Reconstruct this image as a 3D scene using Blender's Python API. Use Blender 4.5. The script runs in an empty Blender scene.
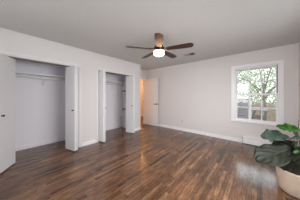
import bpy, bmesh, math, random
from mathutils import Vector, Matrix
random.seed(7)
S = bpy.context.scene
COL = S.collection
PI = math.pi
# ---------------------------------------------------------------- camera
YAW = math.radians(40.8); CH = 1.27; FPX = 124.0
cd = bpy.data.cameras.new('camera'); cam = bpy.data.objects.new('camera', cd); COL.objects.link(cam)
cam.location = (0, 0, CH); cam.rotation_euler = (PI/2, 0, YAW)
cd.sensor_fit = 'HORIZONTAL'; cd.sensor_width = 36; cd.lens = FPX/300*36; cd.shift_y = -4/300; cd.clip_start = 0.02
S.camera = cam
# ---------------------------------------------------------------- world, sun, added window fill, exposure
w = bpy.data.worlds.new('sky'); S.world = w; w.use_nodes = True
bg = w.node_tree.nodes['Background']; bg.inputs[0].default_value = (0.93, 0.96, 1.0, 1); bg.inputs[1].default_value = 3.0
def light(name, kind, loc, rot, energy, color, **kw):
    l = bpy.data.lights.new(name, kind); l.energy = energy; l.color = color
    for k, v in kw.items(): setattr(l, k, v)
    o = bpy.data.objects.new(name, l); COL.objects.link(o); o.location = loc; o.rotation_euler = rot
    return o
light('sun', 'SUN', (0, 8, 6), (math.radians(-58), 0, math.radians(12)), 8, (0.95, 0.97, 1.0), angle=math.radians(70))
# added area fill at unseen windows, beside the plant and behind the camera
light('side_fill_light', 'AREA', (0.82, 1.75, 1.38), (0, math.radians(66), 0), 60, (0.95, 0.97, 1.0), shape='RECTANGLE', size=1.2, size_y=2.4, spread=math.radians(135))
light('rear_fill_light', 'AREA', (-1.5, -1.02, 1.45), (math.radians(80), 0, math.radians(-14)), 25, (1.0, 0.98, 0.96), shape='RECTANGLE', size=2.2, size_y=1.2, spread=math.radians(95))
light('hall_lamp_light', 'POINT', (-4.75, 4.6, 2.15), (0, 0, 0), 75, (1.0, 0.50, 0.20), shadow_soft_size=0.1)
S.view_settings.view_transform = 'Standard'; S.view_settings.look = 'None'
S.view_settings.exposure = -0.33; S.view_settings.gamma = 1; S.view_settings.use_curve_mapping = False
S.cycles.max_bounces = 10; S.cycles.diffuse_bounces = 7; S.cycles.sample_clamp_indirect = 6
S.cycles.use_denoising = True

# ---------------------------------------------------------------- materials
def mat(name, col, rough=0.5, metal=0.0, noise=0.0, nscale=8, bump=0.0, bscale=60, emit=None, estr=0, coat=0.0, trans=0.0):
    m = bpy.data.materials.new(name); m.use_nodes = True; nt = m.node_tree; b = nt.nodes['Principled BSDF']
    b.inputs['Roughness'].default_value = rough; b.inputs['Metallic'].default_value = metal
    b.inputs['Coat Weight'].default_value = coat
    tc = nt.nodes.new('ShaderNodeTexCoord')
    n = nt.nodes.new('ShaderNodeTexNoise'); n.inputs['Scale'].default_value = nscale; n.inputs['Detail'].default_value = 4
    nt.links.new(tc.outputs['Object'], n.inputs['Vector'])
    mx = nt.nodes.new('ShaderNodeMix'); mx.data_type = 'RGBA'
    a = [c*(1-noise) for c in col]; c2 = [min(1, c*(1+noise)) for c in col]
    mx.inputs[6].default_value = (*a, 1); mx.inputs[7].default_value = (*c2, 1)
    nt.links.new(n.outputs['Fac'], mx.inputs[0]); nt.links.new(mx.outputs[2], b.inputs['Base Color'])
    if bump:
        n2 = nt.nodes.new('ShaderNodeTexNoise'); n2.inputs['Scale'].default_value = bscale; n2.inputs['Detail'].default_value = 3
        nt.links.new(tc.outputs['Object'], n2.inputs['Vector'])
        bp = nt.nodes.new('ShaderNodeBump'); bp.inputs['Strength'].default_value = bump; bp.inputs['Distance'].default_value = 0.004
        nt.links.new(n2.outputs['Fac'], bp.inputs['Height']); nt.links.new(bp.outputs[0], b.inputs['Normal'])
    if emit:
        b.inputs['Emission Color'].default_value = (*emit, 1); b.inputs['Emission Strength'].default_value = estr
    if trans:
        tr = nt.nodes.new('ShaderNodeBsdfTranslucent'); nt.links.new(mx.outputs[2], tr.inputs[0])
        ms = nt.nodes.new('ShaderNodeMixShader'); ms.inputs[0].default_value = trans
        out = nt.nodes['Material Output']
        nt.links.new(b.outputs[0], ms.inputs[1]); nt.links.new(tr.outputs[0], ms.inputs[2]); nt.links.new(ms.outputs[0], out.inputs[0])
    return m
M = {}
M['wall'] = mat('wall_paint', (0.70, 0.675, 0.665), 0.6, noise=0.015, bump=0.15, bscale=90)
M['closet'] = mat('closet_paint', (0.89, 0.87, 0.90), 0.65, noise=0.02, bump=0.2, bscale=60)
M['ceiling'] = mat('ceiling_texture', (0.60, 0.595, 0.58), 0.8, noise=0.05, nscale=30, bump=1.0, bscale=70)
M['trim'] = mat('trim_gloss_white', (0.87, 0.87, 0.89), 0.35, noise=0.01)
M['door'] = mat('door_paint', (0.75, 0.74, 0.75), 0.4, noise=0.01)
M['casing'] = mat('casing_paint', (0.73, 0.71, 0.70), 0.45, noise=0.01)
M['track'] = mat('track_shade_dark', (0.16, 0.15, 0.14), 0.5, 0.3)  # dark colour doubles as shade beneath the closet heads
M['black'] = mat('black_metal', (0.02, 0.018, 0.017), 0.35, 0.6)
M['bronze'] = mat('bronze', (0.07, 0.045, 0.035), 0.4, 0.7)
M['steel'] = mat('white_rod_metal', (0.85, 0.84, 0.83), 0.35, 0.0)
M['blade'] = mat('walnut_blade', (0.038, 0.014, 0.009), 0.45, noise=0.35, nscale=14)
M['bowl'] = mat('frosted_bowl', (0.9, 0.85, 0.8), 0.4, emit=(1.0, 0.60, 0.36), estr=26.0)
M['vent'] = mat('vent_grey', (0.42, 0.41, 0.40), 0.5)
M['ventdark'] = mat('vent_inside', (0.05, 0.05, 0.05), 0.8)
M['plastic'] = mat('outlet_plastic', (0.66, 0.65, 0.64), 0.4)
M['pot'] = mat('clay_pot', (0.66, 0.53, 0.42), 0.6, noise=0.12, nscale=10, bump=0.2, bscale=40)
M['soil'] = mat('soil', (0.03, 0.02, 0.015), 0.95, noise=0.4, nscale=60, bump=1, bscale=90)
M['stem'] = mat('stem_bark', (0.10, 0.07, 0.045), 0.8, noise=0.3, nscale=40)
M['rib'] = mat('leaf_rib', (0.08, 0.10, 0.045), 0.5)
M['grass'] = mat('grass', (0.10, 0.16, 0.05), 0.9, noise=0.4, nscale=3)
M['bark'] = mat('bark', (0.24, 0.20, 0.18), 0.9, noise=0.4, nscale=12, bump=0.6, bscale=30)
M['fol1'] = mat('foliage_light', (0.40, 0.46, 0.33), 0.6, noise=0.4, nscale=3, trans=0.4)
M['fol2'] = mat('foliage_mid', (0.30, 0.36, 0.25), 0.6, noise=0.5, nscale=3, trans=0.35)
M['cedar'] = mat('cedar_board', (0.50, 0.38, 0.32), 0.8, noise=0.15, nscale=5)
M['siding'] = mat('grey_siding', (0.50, 0.50, 0.53), 0.8, noise=0.05)
M['weathered'] = mat('weathered_wood', (0.17, 0.17, 0.18), 0.8, noise=0.3, nscale=15)
M['roofing'] = mat('roof_shingle', (0.5, 0.49, 0.5), 0.9, noise=0.3, nscale=20)

def leaf_mat(name, c1, c2, rough=0.5):
    m = mat(name, c1, rough, noise=0.0); nt = m.node_tree; b = nt.nodes['Principled BSDF']
    b.inputs['Specular IOR Level'].default_value = 0.22
    tc = nt.nodes.new('ShaderNodeTexCoord'); n = nt.nodes.new('ShaderNodeTexNoise'); n.inputs['Scale'].default_value = 9; n.inputs['Detail'].default_value = 5
    nt.links.new(tc.outputs['Object'], n.inputs[0])
    uv = nt.nodes.new('ShaderNodeUVMap'); uv.uv_map = 'UVMap'
    sp = nt.nodes.new('ShaderNodeSeparateXYZ'); nt.links.new(uv.outputs[0], sp.inputs[0])
    ab = nt.nodes.new('ShaderNodeMath'); ab.operation = 'ABSOLUTE'; nt.links.new(sp.outputs[0], ab.inputs[0])
    m1 = nt.nodes.new('ShaderNodeMath'); m1.operation = 'MULTIPLY_ADD'; m1.inputs[1].default_value = -0.45; nt.links.new(ab.outputs[0], m1.inputs[0]); nt.links.new(sp.outputs[1], m1.inputs[2])
    m2 = nt.nodes.new('ShaderNodeMath'); m2.operation = 'MULTIPLY'; m2.inputs[1].default_value = 8; nt.links.new(m1.outputs[0], m2.inputs[0])
    fr = nt.nodes.new('ShaderNodeMath'); fr.operation = 'PINGPONG'; fr.inputs[1].default_value = 0.5; nt.links.new(m2.outputs[0], fr.inputs[0])
    r = nt.nodes.new('ShaderNodeValToRGB'); r.color_ramp.elements[0].position = 0.0; r.color_ramp.elements[1].position = 0.09
    r.color_ramp.elements[0].color = (1, 1, 1, 1); r.color_ramp.elements[1].color = (0, 0, 0, 1)
    nt.links.new(fr.outputs[0], r.inputs[0])
    mx = nt.nodes.new('ShaderNodeMix'); mx.data_type = 'RGBA'; mx.inputs[6].default_value = (*c1, 1); mx.inputs[7].default_value = (*c2, 1)
    nt.links.new(n.outputs[0], mx.inputs[0])
    mv = nt.nodes.new('ShaderNodeMix'); mv.data_type = 'RGBA'; mv.inputs[7].default_value = (c2[0]*1.6+0.018, c2[1]*1.5+0.022, c2[2]*1.4+0.008, 1)
    ml = nt.nodes.new('ShaderNodeMath'); ml.operation = 'MULTIPLY'; ml.inputs[1].default_value = 0.6; nt.links.new(r.outputs[0], ml.inputs[0])
    nt.links.new(ml.outputs[0], mv.inputs[0]); nt.links.new(mx.outputs[2], mv.inputs[6])
    nt.links.new(mv.outputs[2], b.inputs['Base Color'])
    return m
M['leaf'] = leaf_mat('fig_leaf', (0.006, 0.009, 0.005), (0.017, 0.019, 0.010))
M['leafsheen'] = leaf_mat('fig_leaf_sheen', (0.025, 0.045, 0.034), (0.07, 0.095, 0.075), 0.36)  # paler copy of the leaf colour with greyish highlights painted in
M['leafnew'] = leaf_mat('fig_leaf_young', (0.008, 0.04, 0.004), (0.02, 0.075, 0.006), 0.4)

def floor_mat():
    m = bpy.data.materials.new('oak_strip_floor'); m.use_nodes = True; nt = m.node_tree; N = nt.nodes; L = nt.links
    b = N['Principled BSDF']
    tc = N.new('ShaderNodeTexCoord'); sp = N.new('ShaderNodeSeparateXYZ'); L.new(tc.outputs['Object'], sp.inputs[0])
    def mth(op, a, bb=None, c=None):
        n = N.new('ShaderNodeMath'); n.operation = op
        for i, v in enumerate((a, bb, c)):
            if v is None: continue
            if isinstance(v, (int, float)): n.inputs[i].default_value = v
            else: L.new(v, n.inputs[i])
        return n.outputs[0]
    PW = 0.054
    xs = mth('DIVIDE', sp.outputs[0], PW); row = mth('FLOOR', xs)
    wn = N.new('ShaderNodeTexWhiteNoise'); wn.noise_dimensions = '1D'; L.new(row, wn.inputs['W'])
    yo = mth('MULTIPLY_ADD', wn.outputs['Value'], 5.0, mth('DIVIDE', sp.outputs[1], 0.70)); cl = mth('FLOOR', yo)
    cb = N.new('ShaderNodeCombineXYZ'); L.new(row, cb.inputs[0]); L.new(cl, cb.inputs[1])
    w2 = N.new('ShaderNodeTexWhiteNoise'); w2.noise_dimensions = '2D'; L.new(cb.outputs[0], w2.inputs['Vector'])
    ramp = N.new('ShaderNodeValToRGB'); cr = ramp.color_ramp
    cr.elements[0].position = 0; cr.elements[0].color = (0.062, 0.030, 0.017, 1)
    cr.elements[1].position = 1; cr.elements[1].color = (0.27, 0.142, 0.070, 1)
    for p, c in ((0.15, (0.120, 0.057, 0.030)), (0.6, (0.165, 0.079, 0.040)), (0.88, (0.195, 0.10, 0.051))):
        e = cr.elements.new(p); e.color = (*c, 1)
    L.new(w2.outputs['Value'], ramp.inputs[0])
    # grain
    mp = N.new('ShaderNodeMapping'); mp.inputs['Scale'].default_value = (45, 7, 1); L.new(tc.outputs['Object'], mp.inputs[0])
    off = N.new('ShaderNodeVectorMath'); off.operation = 'ADD'; L.new(mp.outputs[0], off.inputs[0])
    cb2 = N.new('ShaderNodeCombineXYZ'); L.new(mth('MULTIPLY', w2.outputs['Value'], 40), cb2.inputs[1]); L.new(cb2.outputs[0], off.inputs[1])
    g = N.new('ShaderNodeTexNoise'); g.inputs['Scale'].default_value = 1.0; g.inputs['Detail'].default_value = 5; g.inputs['Roughness'].default_value = 0.65; L.new(off.outputs[0], g.inputs[0])
    gr = N.new('ShaderNodeMapRange'); gr.inputs[1].default_value = 0.3; gr.inputs[2].default_value = 0.7; gr.inputs[3].default_value = 0.4; gr.inputs[4].default_value = 1.6; L.new(g.outputs[0], gr.inputs[0])
    big = N.new('ShaderNodeTexNoise'); big.inputs['Scale'].default_value = 2.2; L.new(tc.outputs['Object'], big.inputs[0])
    bgm = N.new('ShaderNodeMapRange'); bgm.inputs[1].default_value = 0.3; bgm.inputs[2].default_value = 0.7; bgm.inputs[3].default_value = 0.65; bgm.inputs[4].default_value = 1.35; L.new(big.outputs[0], bgm.inputs[0])
    # seams
    fx = mth('FRACT', xs); ex = mth('MINIMUM', fx, mth('SUBTRACT', 1.0, fx)); sx = mth('GREATER_THAN', ex, 0.035)
    fy = mth('FRACT', yo); ey = mth('MINIMUM', fy, mth('SUBTRACT', 1.0, fy)); sy = mth('GREATER_THAN', ey, 0.003)
    seam = mth('MULTIPLY_ADD', mth('MULTIPLY', sx, sy), 0.7, 0.3)
    f = mth('MULTIPLY', mth('MULTIPLY', mth('MULTIPLY', gr.outputs[0], bgm.outputs[0]), seam), 0.95)
    vm = N.new('ShaderNodeVectorMath'); vm.operation = 'SCALE'; L.new(ramp.outputs[0], vm.inputs[0]); L.new(f, vm.inputs['Scale'])
    L.new(vm.outputs[0], b.inputs['Base Color'])
    rr = N.new('ShaderNodeMapRange'); rr.inputs[3].default_value = 0.16; rr.inputs[4].default_value = 0.23; L.new(g.outputs[0], rr.inputs[0]); L.new(rr.outputs[0], b.inputs['Roughness'])
    bp = N.new('ShaderNodeBump'); bp.inputs['Strength'].default_value = 0.05; bp.inputs['Distance'].default_value = 0.003
    L.new(mth('MULTIPLY', g.outputs[0], seam), bp.inputs['Height']); L.new(bp.outputs[0], b.inputs['Normal'])
    b.inputs['Specular IOR Level'].default_value = 0.6
    return m
M['floor'] = floor_mat()
def glass_mat():
    m = bpy.data.materials.new('window_glass'); m.use_nodes = True; nt = m.node_tree
    for n in list(nt.nodes):
        if n.type != 'OUTPUT_MATERIAL': nt.nodes.remove(n)
    o = [n for n in nt.nodes if n.type == 'OUTPUT_MATERIAL'][0]
    t = nt.nodes.new('ShaderNodeBsdfTransparent'); g = nt.nodes.new('ShaderNodeBsdfGlossy'); g.inputs['Roughness'].default_value = 0.02
    mx = nt.nodes.new('ShaderNodeMixShader'); fz = nt.nodes.new('ShaderNodeFresnel'); fz.inputs[0].default_value = 1.45
    nt.links.new(fz.outputs[0], mx.inputs[0]); nt.links.new(t.outputs[0], mx.inputs[1]); nt.links.new(g.outputs[0], mx.inputs[2]); nt.links.new(mx.outputs[0], o.inputs[0])
    return m
M['glass'] = glass_mat()

# ---------------------------------------------------------------- helpers
class MB:
    def __init__(s): s.bm = bmesh.new()
    def box(s, x0, x1, y0, y1, z0, z1, bev=0.0):
        b = bmesh.new(); bmesh.ops.create_cube(b, size=1)
        for v in b.verts:
            v.co = Vector(((x0+x1)/2+v.co.x*(x1-x0), (y0+y1)/2+v.co.y*(y1-y0), (z0+z1)/2+v.co.z*(z1-z0)))
        return s._add(b, bev)
    def _add(s, b, bev=0.0):
        if bev: bmesh.ops.bevel(b, geom=b.edges[:], offset=bev, segments=2, profile=0.5, affect='EDGES')
        me = bpy.data.meshes.new('tmp'); b.to_mesh(me); b.free(); s.bm.from_mesh(me); bpy.data.meshes.remove(me); return s
    def obox(s, p0, p1, th, z0, z1, side=0.0, bev=0.0):
        """upright board from p0 to p1 (plan), thickness th; side shifts it along its normal"""
        a = Vector((p0[0], p0[1], 0)); c = Vector((p1[0], p1[1], 0)); d = (c-a); l = d.length; d.normalize(); n = Vector((-d.y, d.x, 0))
        b = bmesh.new(); bmesh.ops.create_cube(b, size=1)
        for v in b.verts:
            v.co = a + d*(l*(v.co.x+0.5)) + n*(th*(v.co.y)+side) + Vector((0, 0, z0+(z1-z0)*(v.co.z+0.5)))
        return s._add(b, bev)
    def tube(s, pts, rads, seg=10, caps=True):
        bm = s.bm; rings = []; pts = [Vector(p) for p in pts]
        up0 = None
        for i, p in enumerate(pts):
            t = (pts[min(i+1, len(pts)-1)] - pts[max(i-1, 0)]).normalized()
            ref = Vector((0, 0, 1)) if abs(t.z) < 0.9 else Vector((1, 0, 0))
            if up0 is not None: ref = up0
            u = t.cross(ref).normalized(); v = u.cross(t).normalized(); up0 = v
            r = rads if isinstance(rads, (int, float)) else rads[i]
            rings.append([bm.verts.new(p + u*math.cos(2*PI*k/seg)*r + v*math.sin(2*PI*k/seg)*r) for k in range(seg)])
        for a, b in zip(rings, rings[1:]):
            for k in range(seg): bm.faces.new((a[k], a[(k+1) % seg], b[(k+1) % seg], b[k]))
        if caps: bm.faces.new(rings[0][::-1]); bm.faces.new(rings[-1])
        return s
    def lathe(s, cx, cy, prof, seg=32):
        bm = s.bm; rings = []
        for r, z in prof:
            if r < 1e-5: rings.append([bm.verts.new((cx, cy, z))])
            else: rings.append([bm.verts.new((cx+r*math.cos(2*PI*k/seg), cy+r*math.sin(2*PI*k/seg), z)) for k in range(seg)])
        for a, b in zip(rings, rings[1:]):
            for k in range(seg):
                k2 = (k+1) % seg
                if len(a) == 1 and len(b) == 1: continue
                if len(a) == 1: bm.faces.new((a[0], b[k2], b[k]))
                elif len(b) == 1: bm.faces.new((a[k], a[k2], b[0]))
                else: bm.faces.new((a[k], a[k2], b[k2], b[k]))
        return s
    def build(s, name, m, parent=None, smooth=False, origin=None):
        bmesh.ops.recalc_face_normals(s.bm, faces=s.bm.faces[:])
        if parent is not None: o0 = wloc(parent)
        elif origin is not None: o0 = Vector(origin)
        else:
            xs = [v.co for v in s.bm.verts]
            o0 = Vector(((min(v.x for v in xs)+max(v.x for v in xs))/2, (min(v.y for v in xs)+max(v.y for v in xs))/2, min(v.z for v in xs)))
        # parts keep their own origin too
        for v in s.bm.verts: v.co -= o0
        me = bpy.data.meshes.new(name); s.bm.to_mesh(me); s.bm.free()
        if smooth:
            for p in me.polygons: p.use_smooth = True
        me.materials.append(m)
        o = bpy.data.objects.new(name, me); COL.objects.link(o)
        if parent is not None: o.parent = parent
        else: o.location = o0
        return o
def wloc(o):
    v = Vector(o.location)
    while o.parent: o = o.parent; v += Vector(o.location)
    return v
def tag(o, label=None, cat=None, group=None, kind=None):
    if label: o['label'] = label
    if cat: o['category'] = cat
    if group: o['group'] = group
    if kind: o['kind'] = kind
    return o
def empty(name, loc, label, cat, group=None, kind=None):
    o = bpy.data.objects.new(name, None); COL.objects.link(o); o.location = loc; o.empty_display_size = 0.1
    return tag(o, label, cat, group, kind)
def struct(o, label, cat): return tag(o, label, cat, None, 'structure')

# ---------------------------------------------------------------- room shell
H = 2.44; XL = -3.33; XLi = -3.48; YB = 4.2; XR = 0.69; YR = -1.0; XC = -4.20; XE = -3.82; YE = 3.31
HZ = 1.992
O1 = (-0.31, 1.17); O2 = (1.66, 2.94)
struct(MB().box(-6.4, XR+0.15, YR-0.15, 7.2, -0.12, 0).build('floor', M['floor'], origin=(0, 0, 0)), 'dark brown hardwood strip floor running through the bedroom and closets', 'floor')
struct(MB().box(-6.4, XR+0.15, YR-0.15, 7.2, H, H+0.12).build('ceiling', M['ceiling'], origin=(0, 0, 0)), 'pale grey textured ceiling above the bedroom', 'ceiling')
b = MB()
b.box(XLi, XL, YR-0.15, O1[0], 0, H).box(XLi, XL, O1[0], O1[1], HZ, H).box(XLi, XL, O1[1], O2[0], 0, H).box(XLi, XL, O2[0], O2[1], HZ, H).box(XLi, XL, O2[1], YE, 0, H)
struct(b.build('wall_left', M['wall'], origin=(0, 0, 0)), 'off-white wall with the two open closets', 'wall')
# entry recess and end of the closet
struct(MB().box(XC-0.1, XLi, YE-0.16, YE, 0, H).build('wall_recess_side', M['wall'], origin=(0, 0, 0)), 'short white wall end beside the bedroom doorway, closing the far closet', 'wall')
b = MB().box(XE-0.12, XE, YE, 3.36, 0, H).box(XE-0.12, XE, 4.10, YB, 0, H).box(XE-0.12, XE, 3.36, 4.10, 2.05, H)
struct(b.build('wall_entry', M['wall'], origin=(0, 0, 0)), 'white wall holding the bedroom doorway to the warm lit hallway', 'wall')
# back wall with window opening
WX0, WX1, WZ0, WZ1 = -0.47, 0.385, 0.59, 2.04
b = MB().box(XE-0.12, WX0, YB, YB+0.15, 0, H).box(WX1, XR+0.15, YB, YB+0.15, 0, H).box(WX0, WX1, YB, YB+0.15, 0, WZ0).box(WX0, WX1, YB, YB+0.15, WZ1, H)
struct(b.build('wall_back', M['wall'], origin=(0, 0, 0)), 'long off-white wall with the double-hung window', 'wall')
struct(MB().box(XR, XR+0.15, YR-0.15, 0.52, 0, H).box(XR, XR+0.15, 2.98, YB, 0, H).box(XR, XR+0.15, 0.52, 2.98, 0, 0.70).box(XR, XR+0.15, 0.52, 2.98, 2.05, H).build('wall_right', M['wall'], origin=(0, 0, 0)), 'off-white wall at the right edge behind the potted plant', 'wall')
b = MB().box(XL, -2.7, YR-0.15, YR, 0, H).box(-0.3, XR, YR-0.15, YR, 0, H).box(-2.7, -0.3, YR-0.15, YR, 0, 0.78).box(-2.7, -0.3, YR-0.15, YR, 2.12, H)
struct(b.build('wall_front', M['wall'], origin=(0, 0, 0)), 'off-white wall behind the camera with an added wide window opening', 'wall')
# closets
b = MB().box(XC-0.1, XC, YR-0.15, YE-0.16, 0, H)
struct(b.build('wall_closet_back', M['closet'], origin=(0, 0, 0)), 'painted back wall inside the two closets', 'wall')
struct(MB().box(XC, XLi, 1.36, 1.46, 0, H).build('wall_closet_divider', M['closet'], origin=(0, 0, 0)), 'partition between the two closets', 'wall')
struct(MB().box(XC, XLi, -0.52, -0.42, 0, H).build('wall_closet_near', M['closet'], origin=(0, 0, 0)), 'near end wall inside the left closet', 'wall')
struct(MB().box(XC, XLi, 3.10, YE-0.16, 0, H).build('wall_closet_far', M['closet'], origin=(0, 0, 0)), 'far end wall inside the right closet', 'wall')
# hall
b = MB().box(-5.6, -5.5, YE-0.1, 7.0, 0, H).box(-5.6, XC-0.1, YE-0.1, YE, 0, H).box(-5.5, XE-0.12, 6.2, 6.3, 0, H).box(XE-0.12, XE-0.02, YB+0.15, 6.2, 0, H)
struct(b.build('wall_hall', M['wall'], origin=(0, 0, 0)), 'hallway walls glowing orange beyond the open bedroom door', 'wall')

# baseboards
def base(name, segs, label, m='trim'):
    b = MB()
    for s in segs: b.box(*s, bev=0.003)
    struct(b.build(name, M[m], origin=(0, 0, 0)), label, 'baseboard')
BT, BH = 0.014, 0.095
base('baseboard_left', [(XL, XL+BT, O1[1]+0.065, O2[0]-0.065, 0, BH), (XL, XL+BT, O2[1]+0.065, YE+BT, 0, BH), (XL, XL+BT, YR, O1[0]-0.065, 0, BH)], 'white baseboard along the closet wall')
base('baseboard_back', [(XE+BT, -0.30, YB-BT, YB, 0, BH)], 'white baseboard along the window wall')
base('baseboard_right', [(XR-BT, XR, YR, YB-0.08, 0, BH)], 'white baseboard along the right wall')
base('baseboard_closet_left', [(XC, XC+BT, -0.42, 1.36, 0, BH)], 'white baseboard on the back of the left closet', 'closet')
base('baseboard_closet_right', [(XC, XC+BT, 1.46, 3.10, 0, BH), (XC+BT, XLi, 3.10-BT, 3.10, 0, BH)], 'white baseboard inside the right closet', 'closet')
base('baseboard_recess', [(XE+0.065, XL, YE, YE+BT, 0, BH)], 'white baseboard on the short wall beside the doorway')
# casings
def casing(name, o, label):
    b = MB(); t = 0.016; c = 0.062
    b.box(XL, XL+t, o[0]-c, o[0], 0, HZ, bev=0.004).box(XL, XL+t, o[1], o[1]+c, 0, HZ, bev=0.004).box(XL, XL+t, o[0]-c, o[1]+c, HZ, HZ+c, bev=0.004)
    b.box(XLi, XL, o[0], o[0]+0.012, 0, HZ-0.012).box(XLi, XL, o[1]-0.012, o[1], 0, HZ-0.012).box(XLi, XL, o[0], o[1], HZ-0.012, HZ)
    o_ = struct(b.build(name, M['casing'], origin=(0, 0, 0)), label, 'door casing')
    MB().box(-3.475, -3.345, o[0]+0.012, o[1]-0.012, HZ-0.026, HZ-0.0125).build('door_track', M['track'], o_)  # track widened across the head, its dark colour standing in for shade
casing('trim_1', O1, 'white casing around the left closet opening')
casing('trim_2', O2, 'white casing around the right closet opening')
b = MB().box(XE, XE+0.016, 3.312, 3.36, 0, 2.10, bev=0.004).box(XE, XE+0.016, 4.10, 4.16, 0, 2.10, bev=0.004).box(XE, XE+0.016, 3.36, 4.10, 2.045, 2.10, bev=0.004)
b.box(XE-0.12, XE, 3.36, 3.375, 0, 2.045).box(XE-0.12, XE, 4.085, 4.10, 0, 2.045).box(XE-0.12, XE, 3.36, 4.10, 2.03, 2.045)
struct(b.build('trim_3', M['door'], origin=(0, 0, 0)), 'white casing around the bedroom doorway', 'door casing')
b = MB().box(XL, XL+0.018, YR, YE, H-0.02, H, bev=0.006)
struct(b.build('trim_4', M['door'], origin=(0, 0, 0)), 'thin trim where the closet wall meets the ceiling', 'ceiling trim')

# ---------------------------------------------------------------- bifold doors
TX = -3.45
def bifold(n, pivot_y, lead_y, W, label, sgn):
    """two hinged panels in a V whose point stands out into the room"""
    half = (lead_y-pivot_y)/2; out = math.sqrt(W*W-half*half); ap = (TX+out, pivot_y+half)
    root = empty('door_%d' % n, (TX, pivot_y, 0), label, 'closet door', None, 'structure')
    th = 0.032; z0, z1 = 0.025, HZ-0.034
    s = 1 if half > 0 else -1
    e = 0.004*s
    # panels: outer faces meet at the apex hinge
    p = MB().obox((TX, pivot_y+0.004*s), (ap[0], ap[1]-0.002*s-th*0.5*s), th, z0, z1, bev=0.002).build('door_panel', M['door'], root)
    q = MB().obox((ap[0], ap[1]+0.002*s+th*0.5*s), (TX, lead_y-0.004*s), th, z0, z1, bev=0.002).build('door_panel', M['door'], root)
    for z in (0.25, 1.0, 1.72):
        MB().tube([(ap[0]+0.004, ap[1], z-0.035), (ap[0]+0.004, ap[1], z+0.035)], 0.006, 8).build('hinge', M['steel'], root)
    # knob on the leading panel's room face, near the fold
    a = Vector((ap[0], ap[1]+0.002*s+th*0.5*s, 0)); c = Vector((TX, lead_y-0.004*s, 0)); d = (c-a).normalized()
    nrm = Vector((-d.y, d.x, 0));
    if nrm.y*s < 0: nrm = -nrm
    k0 = a + d*0.045 + nrm*(th/2) + Vector((0, 0, 0.945))
    kb = MB().tube([k0, k0+nrm*0.006, k0+nrm*0.012, k0+nrm*0.02, k0+nrm*0.03, k0+nrm*0.036], [0.014, 0.013, 0.007, 0.016, 0.018, 0.010], 14).build('knob', M['bronze'], q, smooth=True)
    # track pins
    MB().tube([(TX, lead_y-0.01*s, z1-0.002), (TX, lead_y-0.01*s, z1+0.02)], 0.005, 8).build('guide_pin', M['steel'], root)
    MB().tube([(TX, pivot_y+0.012*s, 0.0), (TX, pivot_y+0.012*s, z0+0.002)], 0.008, 8).build('pivot_pin', M['steel'], root)
    return root
bifold(1, O1[0]+0.005, 0.10, 0.38, 'white folding closet door panel cut by the left edge, left closet', 1)
bifold(2, O1[1]-0.015, 0.93, 0.34, 'white folding closet door on the right side of the left closet', 1)
bifold(3, O2[0]+0.015, 1.80, 0.315, 'white folding closet door on the left side of the right closet', 1)
bifold(4, O2[1]-0.015, 2.72, 0.315, 'white folding closet door on the right side of the right closet', 1)

# ---------------------------------------------------------------- bedroom door, open against the back wall
hx, hy = -3.915, 4.085; tx_, ty_ = -3.10, 4.105
dr = empty('door_5', (hx, hy, 0), 'white bedroom door swung open against the back wall', 'door', None, 'structure')
b = MB().obox((hx, hy), (tx_, ty_), 0.036, 0.012, 2.035, bev=0.002)
b.build('door_panel', M['door'], dr)
for z in (0.22, 1.02, 1.82):
    MB().tube([(hx-0.004, hy-0.02, z-0.045), (hx-0.004, hy-0.02, z+0.045)], 0.007, 8).build('hinge', M['bronze'], dr)
hz = 0.93; kx = tx_-0.065
hd = MB().tube([(kx, hy-0.0165, hz), (kx, hy-0.026, hz)], 0.032, 20).build('door_handle', M['black'], dr)
MB().tube([(kx, hy-0.024, hz), (kx, hy-0.062, hz), (kx-0.012, hy-0.068, hz), (kx-0.125, hy-0.068, hz)], [0.011, 0.010, 0.012, 0.009], 10).build('lever', M['black'], hd, smooth=True)
MB().box(tx_-0.002, tx_+0.0015, ty_-0.012, ty_+0.012, hz-0.03, hz+0.03).build('latch_plate', M['black'], dr)

# ---------------------------------------------------------------- window
wn = empty('window_1', ((WX0+WX1)/2, YB, WZ0), 'white double-hung window with six panes over six, looking on trees and fence', 'window', None, 'structure')
c = 0.085; t = 0.02
b = MB().box(WX0-c, WX0, YB-t, YB, WZ0, WZ1, bev=0.004).box(WX1, WX1+c, YB-t, YB, WZ0, WZ1, bev=0.004).box(WX0-c, WX1+c, YB-t, YB, WZ1, WZ1+0.07, bev=0.004)
b.build('window_casing', M['trim'], wn)
b = MB().box(WX0, WX0+0.022, YB, YB+0.14, WZ0, WZ1).box(WX1-0.012, WX1, YB, YB+0.14, WZ0, WZ1).box(WX0, WX1, YB, YB+0.14, WZ1-0.015, WZ1).box(WX0, WX1, YB, YB+0.14, WZ0, WZ0+0.012)
b.build('window_frame', M['trim'], wn)
MB().box(WX0-c-0.02, WX1+c+0.02, YB-0.05, YB+0.03, WZ0-0.022, WZ0+0.004, bev=0.005).build('window_sill', M['trim'], wn)
MB().box(WX0-c, WX1+c, YB-0.014, YB, WZ0-0.06, WZ0-0.022, bev=0.003).build('window_apron', M['wall'], wn)
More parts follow.
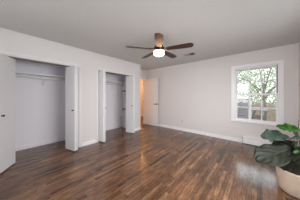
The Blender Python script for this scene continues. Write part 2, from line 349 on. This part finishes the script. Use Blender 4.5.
def sash(y0, y1, z0, z1, x0, x1, top, bot):
    b = MB(); s = 0.028
    b.box(x0, x0+s, y0, y1, z0, z1, bev=0.003).box(x1-s, x1, y0, y1, z0, z1, bev=0.003).box(x0+s, x1-s, y0, y1, z1-top, z1, bev=0.003).box(x0+s, x1-s, y0, y1, z0, z0+bot, bev=0.003)
    o = b.build('sash', M['trim'], wn)
    gx0, gx1, gz0, gz1 = x0+s, x1-s, z0+bot, z1-top
    m = MB(); ym = (y0+y1)/2
    for i in (1, 2):
        xx = gx0+(gx1-gx0)*i/3; m.box(xx-0.012, xx+0.012, ym-0.009, ym+0.009, gz0, gz1)
    zz = (gz0+gz1)/2; m.box(gx0, gx1, ym-0.009, ym+0.009, zz-0.011, zz+0.011)
    m.build('muntin', M['trim'], o)
    MB().box(gx0, gx1, ym-0.002, ym+0.002, gz0, gz1).build('pane', M['glass'], o)
    return o
sash(YB+0.075, YB+0.105, 1.30, WZ1-0.015, WX0+0.022, WX1-0.012, 0.022, 0.035)
sash(YB+0.035, YB+0.065, WZ0+0.012, 1.325, WX0+0.022, WX1-0.012, 0.036, 0.045)
MB().box(WX0+0.35, WX0+0.42, YB+0.03, YB+0.06, 1.325, 1.338, bev=0.003).build('sash_lock', M['steel'], wn)
MB().box(WX1-0.020, WX1-0.0125, YB+0.030, YB+0.072, 1.34, WZ1-0.016).build('jamb_liner', M['black'], wn)

# unseen window added behind the camera to hold the rear fill light
w2 = empty('added_window_2', (-1.5, YR, 0.78), 'added unseen wide white window behind the camera', 'window', None, 'structure')
b = MB().box(-2.78, -2.7, YR, YR+0.02, 0.70, 2.20).box(-0.3, -0.22, YR, YR+0.02, 0.70, 2.20).box(-2.7, -0.3, YR, YR+0.02, 2.12, 2.20).box(-2.7, -0.3, YR, YR+0.03, 0.70, 0.78)
b.build('window_casing', M['trim'], w2)

w3 = empty('added_window_3', (XR, 1.75, 0.70), 'added white window beside the plant, outside the picture', 'window', None, 'structure')  # unseen window added around the side fill light
b = MB().box(XR-0.02, XR, 0.44, 0.52, 0.64, 2.13).box(XR-0.02, XR, 2.98, 3.06, 0.64, 2.13).box(XR-0.02, XR, 0.52, 2.98, 2.05, 2.13).box(XR-0.03, XR, 0.52, 2.98, 0.64, 0.70)
b.build('window_casing', M['trim'], w3)

# ---------------------------------------------------------------- closet shelves and rods
def closet_shelf(y0, y1, brackets, label):
    r = empty('closet_shelf', (XC, (y0+y1)/2, 1.78), label, 'shelf', 'closet shelves with hanging rods')
    MB().box(XC, XC+0.32, y0, y1, 1.772, 1.795, bev=0.002).build('shelf_board', M['trim'], r)
    MB().box(XC, XC+0.018, y0, y1, 1.70, 1.775).build('cleat', M['door'], r)
    MB().tube([(XC+0.27, y0, 1.70), (XC+0.27, y1, 1.70)], 0.015, 14).build('hanging_rod', M['steel'], r, smooth=True)
    for by in brackets:
        m = MB().box(XC+0.018, XC+0.024, by-0.014, by+0.014, 1.52, 1.775)
        m.box(XC+0.024, XC+0.31, by-0.012, by+0.012, 1.767, 1.775)
        m.tube([(XC+0.022, by, 1.55), (XC+0.20, by, 1.665), (XC+0.27, by, 1.682), (XC+0.292, by, 1.70), (XC+0.292, by, 1.765)], 0.007, 8)
        m.build('bracket', M['steel'], r)
closet_shelf(-0.42, 1.36, (0.62,), 'white shelf with a hanging rod in the left closet')
closet_shelf(1.46, 3.10, (2.62,), 'white shelf with a hanging rod in the right closet')
for z, lab in ((1.22, 'short white shelf in the right closet, highest of four on its far end wall'), (0.95, 'short white shelf in the right closet, second from top on its far end wall'),
               (0.68, 'short white shelf in the right closet, second from bottom on its far end wall'), (0.44, 'short white shelf in the right closet, lowest of four on its far end wall')):
    r = empty('corner_shelf', (-3.9, 3.10, z), lab, 'shelf', 'short shelves at the end of the right closet')
    MB().box(XC, -3.58, 2.98, 3.10, z-0.01, z+0.01, bev=0.002).build('shelf_board', M['trim'], r)
    MB().box(XC, -3.60, 3.088, 3.10, z-0.045, z-0.01).build('cleat', M['closet'], r)
for z, lab in ((1.47, 'black metal hook rail high on the end wall of the right closet'), (0.745, 'black metal hook rail low between short shelves in the right closet')):
    r = empty('hook_rail', (-3.9, 3.10, z), lab, 'hook rail', 'black hook rails in the right closet')
    MB().box(-4.12, -3.66, 3.085, 3.10, z-0.02, z+0.02, bev=0.003).build('rail', M['black'], r)
    for k in range(3):
        x = -4.05+k*0.16
        MB().tube([(x, 3.086, z), (x, 3.05, z-0.012), (x, 3.035, z), (x, 3.03, z+0.022)], [0.008, 0.007, 0.007, 0.009], 8).build('hook', M['black'], r, smooth=True)

# ---------------------------------------------------------------- ceiling fan
FX, FY = -1.477, 1.986; BZ = 2.19
fan = empty('ceiling_fan', (FX, FY, H), 'five-blade ceiling fan with dark wood blades and a glowing frosted bowl light', 'ceiling fan')
MB().lathe(FX, FY, [(0, H), (0.068, H), (0.068, H-0.03), (0.055, H-0.06), (0.02, H-0.075), (0, H-0.075)]).build('canopy', M['bronze'], fan, smooth=True)
MB().tube([(FX, FY, H-0.07), (FX, FY, 2.29)], 0.016, 14).build('downrod', M['bronze'], fan, smooth=True)
MB().lathe(FX, FY, [(0, 2.30), (0.03, 2.30), (0.075, 2.285), (0.092, 2.26), (0.095, 2.215), (0.085, 2.21), (0.06, 2.20), (0, 2.20)]).build('motor_housing', M['bronze'], fan, smooth=True)
MB().lathe(FX, FY, [(0.0, 2.20), (0.06, 2.20), (0.10, 2.185), (0.113, 2.175), (0.113, 2.16), (0.106, 2.155), (0, 2.155)]).build('light_fitter', M['bronze'], fan, smooth=True)
sh = MB().lathe(FX, FY, [(0, 2.155), (0.102, 2.155), (0.108, 2.14), (0.107, 2.112), (0.098, 2.09), (0.07, 2.076), (0.03, 2.070), (0, 2.069)]).build('lamp_shade', M['bowl'], fan, smooth=True)
MB().lathe(FX, FY, [(0.106, 2.124), (0.114, 2.124), (0.114, 2.108), (0.104, 2.106)]).build('shade_ring', M['bronze'], sh, smooth=True)
a0 = math.atan2(-FY, -FX)
for k in range(5):
    a = a0 + k*2*PI/5; d = Vector((math.cos(a), math.sin(a), 0)); n = Vector((-d.y, d.x, 0)); pitch = math.radians(-11)
    nn = n*math.cos(pitch) + Vector((0, 0, math.sin(pitch)))
    c0 = Vector((FX, FY, BZ))
    bm = bmesh.new(); NS = 18; top = []; bot = []
    for i in range(NS+1):
        s_ = i/NS; r = 0.15 + 0.50*s_
        wd = 0.050 + 0.020*min(1, s_*1.6)
        if s_ > 0.9: wd *= math.sqrt(max(0.02, 1-((s_-0.9)/0.1)**2*0.9))
        if s_ < 0.06: wd *= 0.75+4*s_
        p = c0 + d*r; up = nn.cross(d).normalized()
        if up.z < 0: up = -up
        top.append([bm.verts.new(p + nn*wd*u + up*0.003) for u in (-1, 0, 1)]); bot.append([bm.verts.new(p + nn*wd*u - up*0.003) for u in (-1, 0, 1)])
    for i in range(NS):
        for j in (0, 1):
            bm.faces.new((top[i][j], top[i+1][j], top[i+1][j+1], top[i][j+1])); bm.faces.new((bot[i][j], bot[i][j+1], bot[i+1][j+1], bot[i+1][j]))
        bm.faces.new((top[i][0], bot[i][0], bot[i+1][0], top[i+1][0])); bm.faces.new((top[i][2], top[i+1][2], bot[i+1][2], bot[i][2]))
    for e in (0, NS):
        bm.faces.new([top[e][0], top[e][1], top[e][2], bot[e][2], bot[e][1], bot[e][0]])
    mb = MB(); mb.bm.free(); mb.bm = bm
    bl = mb.build('blade', M['blade'], fan)
    MB().tube([c0+d*0.085+Vector((0, 0, 0.025)), c0+d*0.12+Vector((0, 0, 0.018)), c0+d*0.155+Vector((0, 0, 0.008)), c0+d*0.24+Vector((0, 0, 0.007))], [0.014, 0.012, 0.016, 0.010], 8).build('blade_bracket', M['bronze'], bl, smooth=True)

# ---------------------------------------------------------------- ceiling vent, outlet, heater
vt = empty('ceiling_vent', (-1.43, 3.36, H), 'grey slatted ceiling vent beyond the fan', 'ceiling vent')
MB().box(-1.58, -1.28, 3.27, 3.45, H-0.008, H, bev=0.002).build('vent_frame', M['vent'], vt)
b = MB()
for k in range(7):
    b.box(-1.565+k*0.019, -1.556+k*0.019, 3.285, 3.435, H-0.013, H-0.008)
b.build('slat', M['vent'], vt)
MB().box(-1.42, -1.30, 3.285, 3.435, H-0.012, H-0.008).build('opening', M['ventdark'], vt)
ol = empty('wall_outlet', (-2.07, YB, 0.355), 'pale electrical outlet low on the long wall', 'outlet')
MB().box(-2.105, -2.035, YB-0.006, YB, 0.30, 0.415, bev=0.002).build('cover_plate', M['plastic'], ol)
for z in (0.335, 0.38):
    MB().box(-2.085, -2.055, YB-0.009, YB-0.005, z-0.014, z+0.014, bev=0.003).build('socket', M['vent'], ol)
ht = empty('baseboard_heater', (0.2, YB, 0), 'low white baseboard heater on the floor under the window', 'heater')
MB().box(-0.285, XR-0.02, YB-0.062, YB, 0.012, 0.19, bev=0.006).build('heater_cover', M['trim'], ht)
MB().box(-0.30, -0.285, YB-0.066, YB, 0.0, 0.195, bev=0.003).build('end_cap', M['vent'], ht)
MB().box(-0.27, XR-0.03, YB-0.064, YB-0.0615, 0.150, 0.162).build('air_slot', M['plastic'], ht)

# ---------------------------------------------------------------- potted fig
def P(px, py, d):
    a = (px-150)/FPX; lat = a*d; z = CH + (96-py)/FPX*d
    return Vector((lat*math.cos(YAW)-d*math.sin(YAW), lat*math.sin(YAW)+d*math.cos(YAW), z))
PX, PY = 0.40, 2.515
pot = empty('plant_pot', (PX, PY, 0), 'round beige clay pot holding the fiddle-leaf fig', 'plant pot')
MB().lathe(PX, PY, [(0, 0), (0.155, 0), (0.168, 0.02), (0.19, 0.14), (0.203, 0.285), (0.205, 0.30), (0.198, 0.305), (0.19, 0.30), (0.186, 0.26), (0, 0.26)], 48).build('pot_body', M['pot'], pot, smooth=True)
MB().lathe(PX, PY, [(0.19, 0.268), (0.186, 0.268), (0.1, 0.275), (0, 0.278)], 32).build('soil', M['soil'], pot, smooth=True)
fig = empty('fiddle_leaf_fig', (PX, PY, 0.27), 'fiddle-leaf fig with large dark glossy leaves in the beige pot', 'potted plant')
st = [(PX, PY, 0.262), (PX-0.01, PY+0.0, 0.45), (PX+0.01, PY+0.01, 0.65), (PX+0.015, PY, 0.85), (PX+0.02, PY, 0.98)]
MB().tube(st, [0.014, 0.012, 0.010, 0.008, 0.006], 10).build('stem', M['stem'], fig, smooth=True)
st2 = [(PX+0.03, PY+0.03, 0.262), (PX+0.06, PY+0.08, 0.45), (PX+0.09, PY+0.10, 0.70)]
MB().tube(st2, [0.011, 0.009, 0.007], 10).build('stem', M['stem'], fig, smooth=True)
def leaf(anchor, base, tip, width, upv, droop, m, cup=0.25, seed=0):
    rnd = random.Random(seed); width *= 1.25
    base = Vector(base); tip = Vector(tip); ax = tip-base; L = ax.length; ax.normalize()
    side = ax.cross(Vector(upv)).normalized(); up = side.cross(ax).normalized()
    NU, NV = 22, 14; bm = bmesh.new(); uvl = bm.loops.layers.uv.new('UVMap'); g = []
    ph = rnd.random()*6
    for i in range(NU+1):
        s = i/NU
        # obovate, waisted like a fiddle
        w = width*0.5*(0.42*math.sin(PI*min(1, s*1.35))**0.7*(s < 0.74) + 0.0) if False else width*0.5*max(0.0, (math.sin(PI*s**0.85)**0.62)*(0.62+0.42*s) - 0.06*math.sin(2*PI*s))
        if i in (0, NU): w = 0.002
        row = []
        arc = -droop*L*(s*s) + droop*L*0.55*s
        for j in range(NV+1):
            v = -1+2*j/NV
            wav = 0.045*width*math.sin(s*17+ph+(1.3 if v > 0 else 0))*abs(v)**2
            vein = 0.02*width*math.sin((s-0.45*abs(v))*9*PI)*(abs(v) > 0.08)
            z = arc + cup*abs(v)**1.5*w + wav + vein - 0.004*(abs(v) < 0.08)
            row.append((bm.verts.new(base + ax*(s*L + 0.03*L*v*v*math.sin(PI*s)) + side*(v*w) + up*z), v, s))
        g.append(row)
    for i in range(NU):
        for j in range(NV):
            q = (g[i][j], g[i][j+1], g[i+1][j+1], g[i+1][j]); f = bm.faces.new([x[0] for x in q])
            for lp, x in zip(f.loops, q): lp[uvl].uv = (x[1], x[2])
    mb = MB(); mb.bm.free(); mb.bm = bm
    o = mb.build('leaf', m, fig, smooth=True)
    so = o.modifiers.new('thickness', 'SOLIDIFY'); so.thickness = 0.0015
    pts = []
    for i in range(0, NU-1, 2):
        s = i/NU; pts.append(base + ax*s*L + up*(-droop*L*s*s + droop*L*0.55*s - 0.005))
    MB().tube(pts, [0.004*(1-k/len(pts))+0.0012 for k in range(len(pts))], 6).build('midrib', M['rib'], o, smooth=True)
    a = Vector(anchor)
    MB().tube([a, (a+base)/2+Vector((0, 0, 0.01)), base], 0.0035, 6).build('leaf_stalk', M['rib'], o, smooth=True)
A = [Vector(p) for p in st]
# big upper-left leaf, greyish sheen painted into its colour
leaf(A[2], P(289, 137.5, 1.72), P(260.5, 134.5, 1.92), 0.24, (-0.05, -0.55, 1), 0.18, M['leafsheen'], 0.12, 1)
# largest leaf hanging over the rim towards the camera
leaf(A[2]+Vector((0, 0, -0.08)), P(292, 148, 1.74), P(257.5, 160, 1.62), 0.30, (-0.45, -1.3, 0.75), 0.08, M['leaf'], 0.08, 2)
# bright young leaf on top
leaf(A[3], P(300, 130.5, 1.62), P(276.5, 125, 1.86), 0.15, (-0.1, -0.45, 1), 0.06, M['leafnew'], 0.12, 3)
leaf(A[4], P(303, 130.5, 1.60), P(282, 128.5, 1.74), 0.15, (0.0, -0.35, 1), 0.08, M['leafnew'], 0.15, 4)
# right side leaf, same painted greyish highlights
leaf(A[2]+Vector((0, 0, 0.05)), P(288, 139, 1.70), P(306, 138, 1.50), 0.16, (0.0, -0.35, 1), 0.15, M['leafsheen'], 0.2, 5)
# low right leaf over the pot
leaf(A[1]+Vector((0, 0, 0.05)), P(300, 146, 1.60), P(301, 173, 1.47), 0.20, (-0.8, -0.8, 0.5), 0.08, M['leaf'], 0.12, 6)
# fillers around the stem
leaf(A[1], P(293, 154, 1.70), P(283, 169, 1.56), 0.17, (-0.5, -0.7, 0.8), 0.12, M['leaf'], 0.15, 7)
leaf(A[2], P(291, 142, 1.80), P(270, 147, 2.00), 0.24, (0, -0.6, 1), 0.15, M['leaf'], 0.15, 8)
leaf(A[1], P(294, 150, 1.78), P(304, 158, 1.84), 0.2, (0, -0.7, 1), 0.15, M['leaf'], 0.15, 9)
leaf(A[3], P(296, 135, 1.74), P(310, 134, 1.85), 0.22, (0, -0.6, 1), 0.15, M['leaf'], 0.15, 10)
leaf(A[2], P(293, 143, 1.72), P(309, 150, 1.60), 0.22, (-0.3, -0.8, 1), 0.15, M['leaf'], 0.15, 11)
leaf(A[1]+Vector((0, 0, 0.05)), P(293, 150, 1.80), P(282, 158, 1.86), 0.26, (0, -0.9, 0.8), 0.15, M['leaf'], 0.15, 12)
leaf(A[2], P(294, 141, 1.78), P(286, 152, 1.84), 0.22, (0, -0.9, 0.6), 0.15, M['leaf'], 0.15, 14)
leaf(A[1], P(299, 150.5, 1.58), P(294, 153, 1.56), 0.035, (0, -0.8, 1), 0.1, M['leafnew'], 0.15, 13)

# ---------------------------------------------------------------- outdoors
GZ = -0.35
gr = MB().box(-14, 16, YB+0.6, 30, GZ-0.1, GZ).build('ground', M['grass'], origin=(0, 0, GZ)); struct(gr, 'green garden lawn outside the window', 'ground')
# fence
fn = empty('wooden_fence', (1.0, 10.6, GZ), 'tan cedar board fence across the garden behind the tree', 'fence')
b = MB(); x = -4.0; k = 0
while x < 6:
    b.box(x, x+0.135, 10.6, 10.62, GZ+0.03, 0.86+0.01*random.random()); x += 0.15
b.build('fence_boards', M['cedar'], fn)
MB().box(-4, 6, 10.62, 10.66, 0.02, 0.10).build('rail', M['cedar'], fn)
MB().box(-4, 6, 10.62, 10.66, 0.55, 0.64).build('rail', M['cedar'], fn)
for x in (-3.9, -1.5, 0.9, 3.3, 5.7): MB().box(x, x+0.09, 10.66, 10.75, GZ, 0.82).build('post', M['cedar'], fn)
# neighbouring shed with lap siding, left panes
sd = empty('garden_shed', (-1.3, 6.3, GZ), 'grey horizontal-sided garden shed seen through the left panes', 'shed')
b = MB(); z = GZ
while z < 1.14:
    b.box(-2.2, -0.18, 5.594, 5.65, z, z+0.10); b.box(-2.2, -0.18, 5.586, 5.65, z, z+0.02); z += 0.115
b.box(-2.2, -2.15, 5.65, 6.9, GZ, 1.14).box(-0.23, -0.18, 5.65, 6.9, GZ, 1.14).box(-2.2, -0.18, 6.85, 6.9, GZ, 1.14)
b.build('wall', M['siding'], sd)
MB().box(-0.21, -0.17, 5.57, 5.65, GZ, 1.16).build('corner_board', M['trim'], sd)
MB().box(-2.3, -0.12, 5.5, 7.0, 1.16, 1.19).build('roof', M['roofing'], sd)
# trestle table
tb = empty('trestle_table', (0.03, 7.9, GZ), 'weathered grey outdoor table with slanted legs, through the lower panes', 'table')
b = MB()
for k in range(5): b.box(-0.32+k*0.14, -0.19+k*0.14, 7.5, 8.6, 0.585, 0.62, bev=0.004)
b.build('table_top', M['weathered'], tb)
for y in (7.65, 8.4):
    for sx in (-1, 1):
        MB().tube([(0.03+sx*0.10, y, 0.59), (0.03+sx*0.34, y, GZ)], 0.035, 4).build('leg', M['weathered'], tb)
    MB().box(-0.19, 0.25, y-0.02, y+0.02, 0.22, 0.29).build('cross_brace', M['weathered'], tb)
def leaves_mesh(centers, n, size, rnd):
    bm = bmesh.new()
    for _ in range(n):
        c, r = rnd.choice(centers); u = Vector((rnd.gauss(0, 1), rnd.gauss(0, 1), rnd.gauss(0, 1)))
        p = Vector(c) + Vector((u.x*r[0], u.y*r[1], u.z*r[2]))*0.5
        a = Vector((rnd.gauss(0, 1), rnd.gauss(0, 1), rnd.gauss(0, 1))).normalized(); bb = a.cross(Vector((rnd.random()-.5, rnd.random()-.5, rnd.random()-.5))).normalized()
        s = size*(0.6+0.8*rnd.random())
        vs = [bm.verts.new(p+a*s), bm.verts.new(p+bb*s*0.45+a*s*0.1), bm.verts.new(p-a*s), bm.verts.new(p-bb*s*0.45+a*s*0.1)]
        bm.faces.new(vs)
    mb = MB(); mb.bm.free(); mb.bm = bm; return mb
def tree(name, x, y, h, r, branches, fm, n, size, label, spread, seed, centers=None):
    rnd = random.Random(seed); root = empty(name, (x, y, GZ), label, 'tree')
    m = MB(); top = Vector((x, y, GZ+h))
    m.tube([(x, y, GZ), (x+0.05, y, GZ+h*0.3), (x-0.05, y, GZ+h*0.6), top], [r, r*0.85, r*0.7, r*0.3], 10)
    m.build('trunk', M['bark'], root, smooth=True)
    ends = []
    for bx in branches:
        p0 = Vector((x, y, GZ+h*bx[0])); p1 = Vector((x+bx[1], y+bx[2], GZ+h*bx[0]+bx[3])); mid = (p0+p1)/2+Vector((0, 0, 0.12))
        MB().tube([p0, mid, p1], [r*0.55, r*0.38, r*0.12], 8).build('branch', M['bark'], root, smooth=True); ends += [mid, p1]
    cs = centers or [((e.x, e.y, e.z), spread) for e in ends]
    tag(leaves_mesh(cs, n, size, rnd).build('foliage', fm, root), kind='stuff')
tree('garden_tree', 0.32, 9.3, 2.9, 0.065, [(0.45, -0.9, -0.2, 1.5), (0.5, 0.9, 0.1, 1.4), (0.62, -1.5, 0.2, 1.2), (0.7, 0.4, -0.3, 1.6), (0.55, -0.3, 0.2, 2.0), (0.6, 1.4, 0.2, 0.9)], M['fol2'], 1500, 0.05, 'garden tree with forked brown trunk in the middle of the window', (1.0, 0.6, 0.9), 3)
tree('birch_tree', -1.9, 15.8, 6.5, 0.14, [(0.3, -0.9, 0, 1.6), (0.4, 1.6, 0, 1.3), (0.5, -1.2, 0, 1.8), (0.55, 2.0, 0, 1.5), (0.7, 0.3, 0, 1.8)], M['fol1'], 4500, 0.09, 'pale green tree beyond the fence on the left', (2.2, 1.4, 2.0), 5, [((-1.9+dx, 15.8, zz), (1.6, 1.2, 1.5)) for dx in (-0.9, 0.4, 1.5) for zz in (0.9, 2.0, 3.3, 4.6)])
tree('maple_tree', 2.3, 19, 6.5, 0.16, [(0.3, -1.3, 0, 1.6), (0.4, 1.6, 0, 1.3), (0.5, -1.6, 0, 1.2), (0.55, 1.2, 0, 1.5), (0.7, 0.3, 0, 1.8)], M['fol1'], 5000, 0.12, 'pale green tree beyond the fence on the right', (2.2, 1.4, 2.0), 6, [((1.8+dx, 19, zz), (2.0, 1.6, 2.0)) for dx in (-2.4, -0.8, 0.8, 2.2) for zz in (1.0, 2.4, 4.0, 5.6)])
for (x, y, sc, fm, lab, sd_) in ((-0.55, 10.0, 0.4, 'fol2', 'round green shrub in front of the fence left of the trunk', 11), (1.0, 10.0, 0.3, 'fol1', 'small light green shrub in front of the fence right of the trunk', 12)):
    root = empty('garden_shrub', (x, y, GZ), lab, 'shrub')
    MB().tube([(x, y, GZ), (x, y, GZ+0.7)], [0.03, 0.015], 8).build('stem', M['bark'], root)
    tag(leaves_mesh([((x, y, GZ+1.0), (sc*1.2, sc*0.5, sc*1.6))], 500, 0.05, random.Random(sd_)).build('foliage', M[fm], root), kind='stuff')

hg = empty('garden_hedge', (0.3, 11.7, GZ), 'loose green hedge rising behind the cedar fence', 'hedge')
for x in (-1.5, 0.1, 1.7): MB().tube([(x, 11.7, GZ), (x+0.1, 11.7, 1.0)], [0.05, 0.02], 8).build('stem', M['bark'], hg)
tag(leaves_mesh([((x*0.7-2.0, 11.7, zz), (0.9, 0.5, 0.8)) for x in range(7) for zz in (0.3, 0.9, 1.45)], 3000, 0.07, random.Random(21)).build('foliage', M['fol2'], hg), kind='stuff')
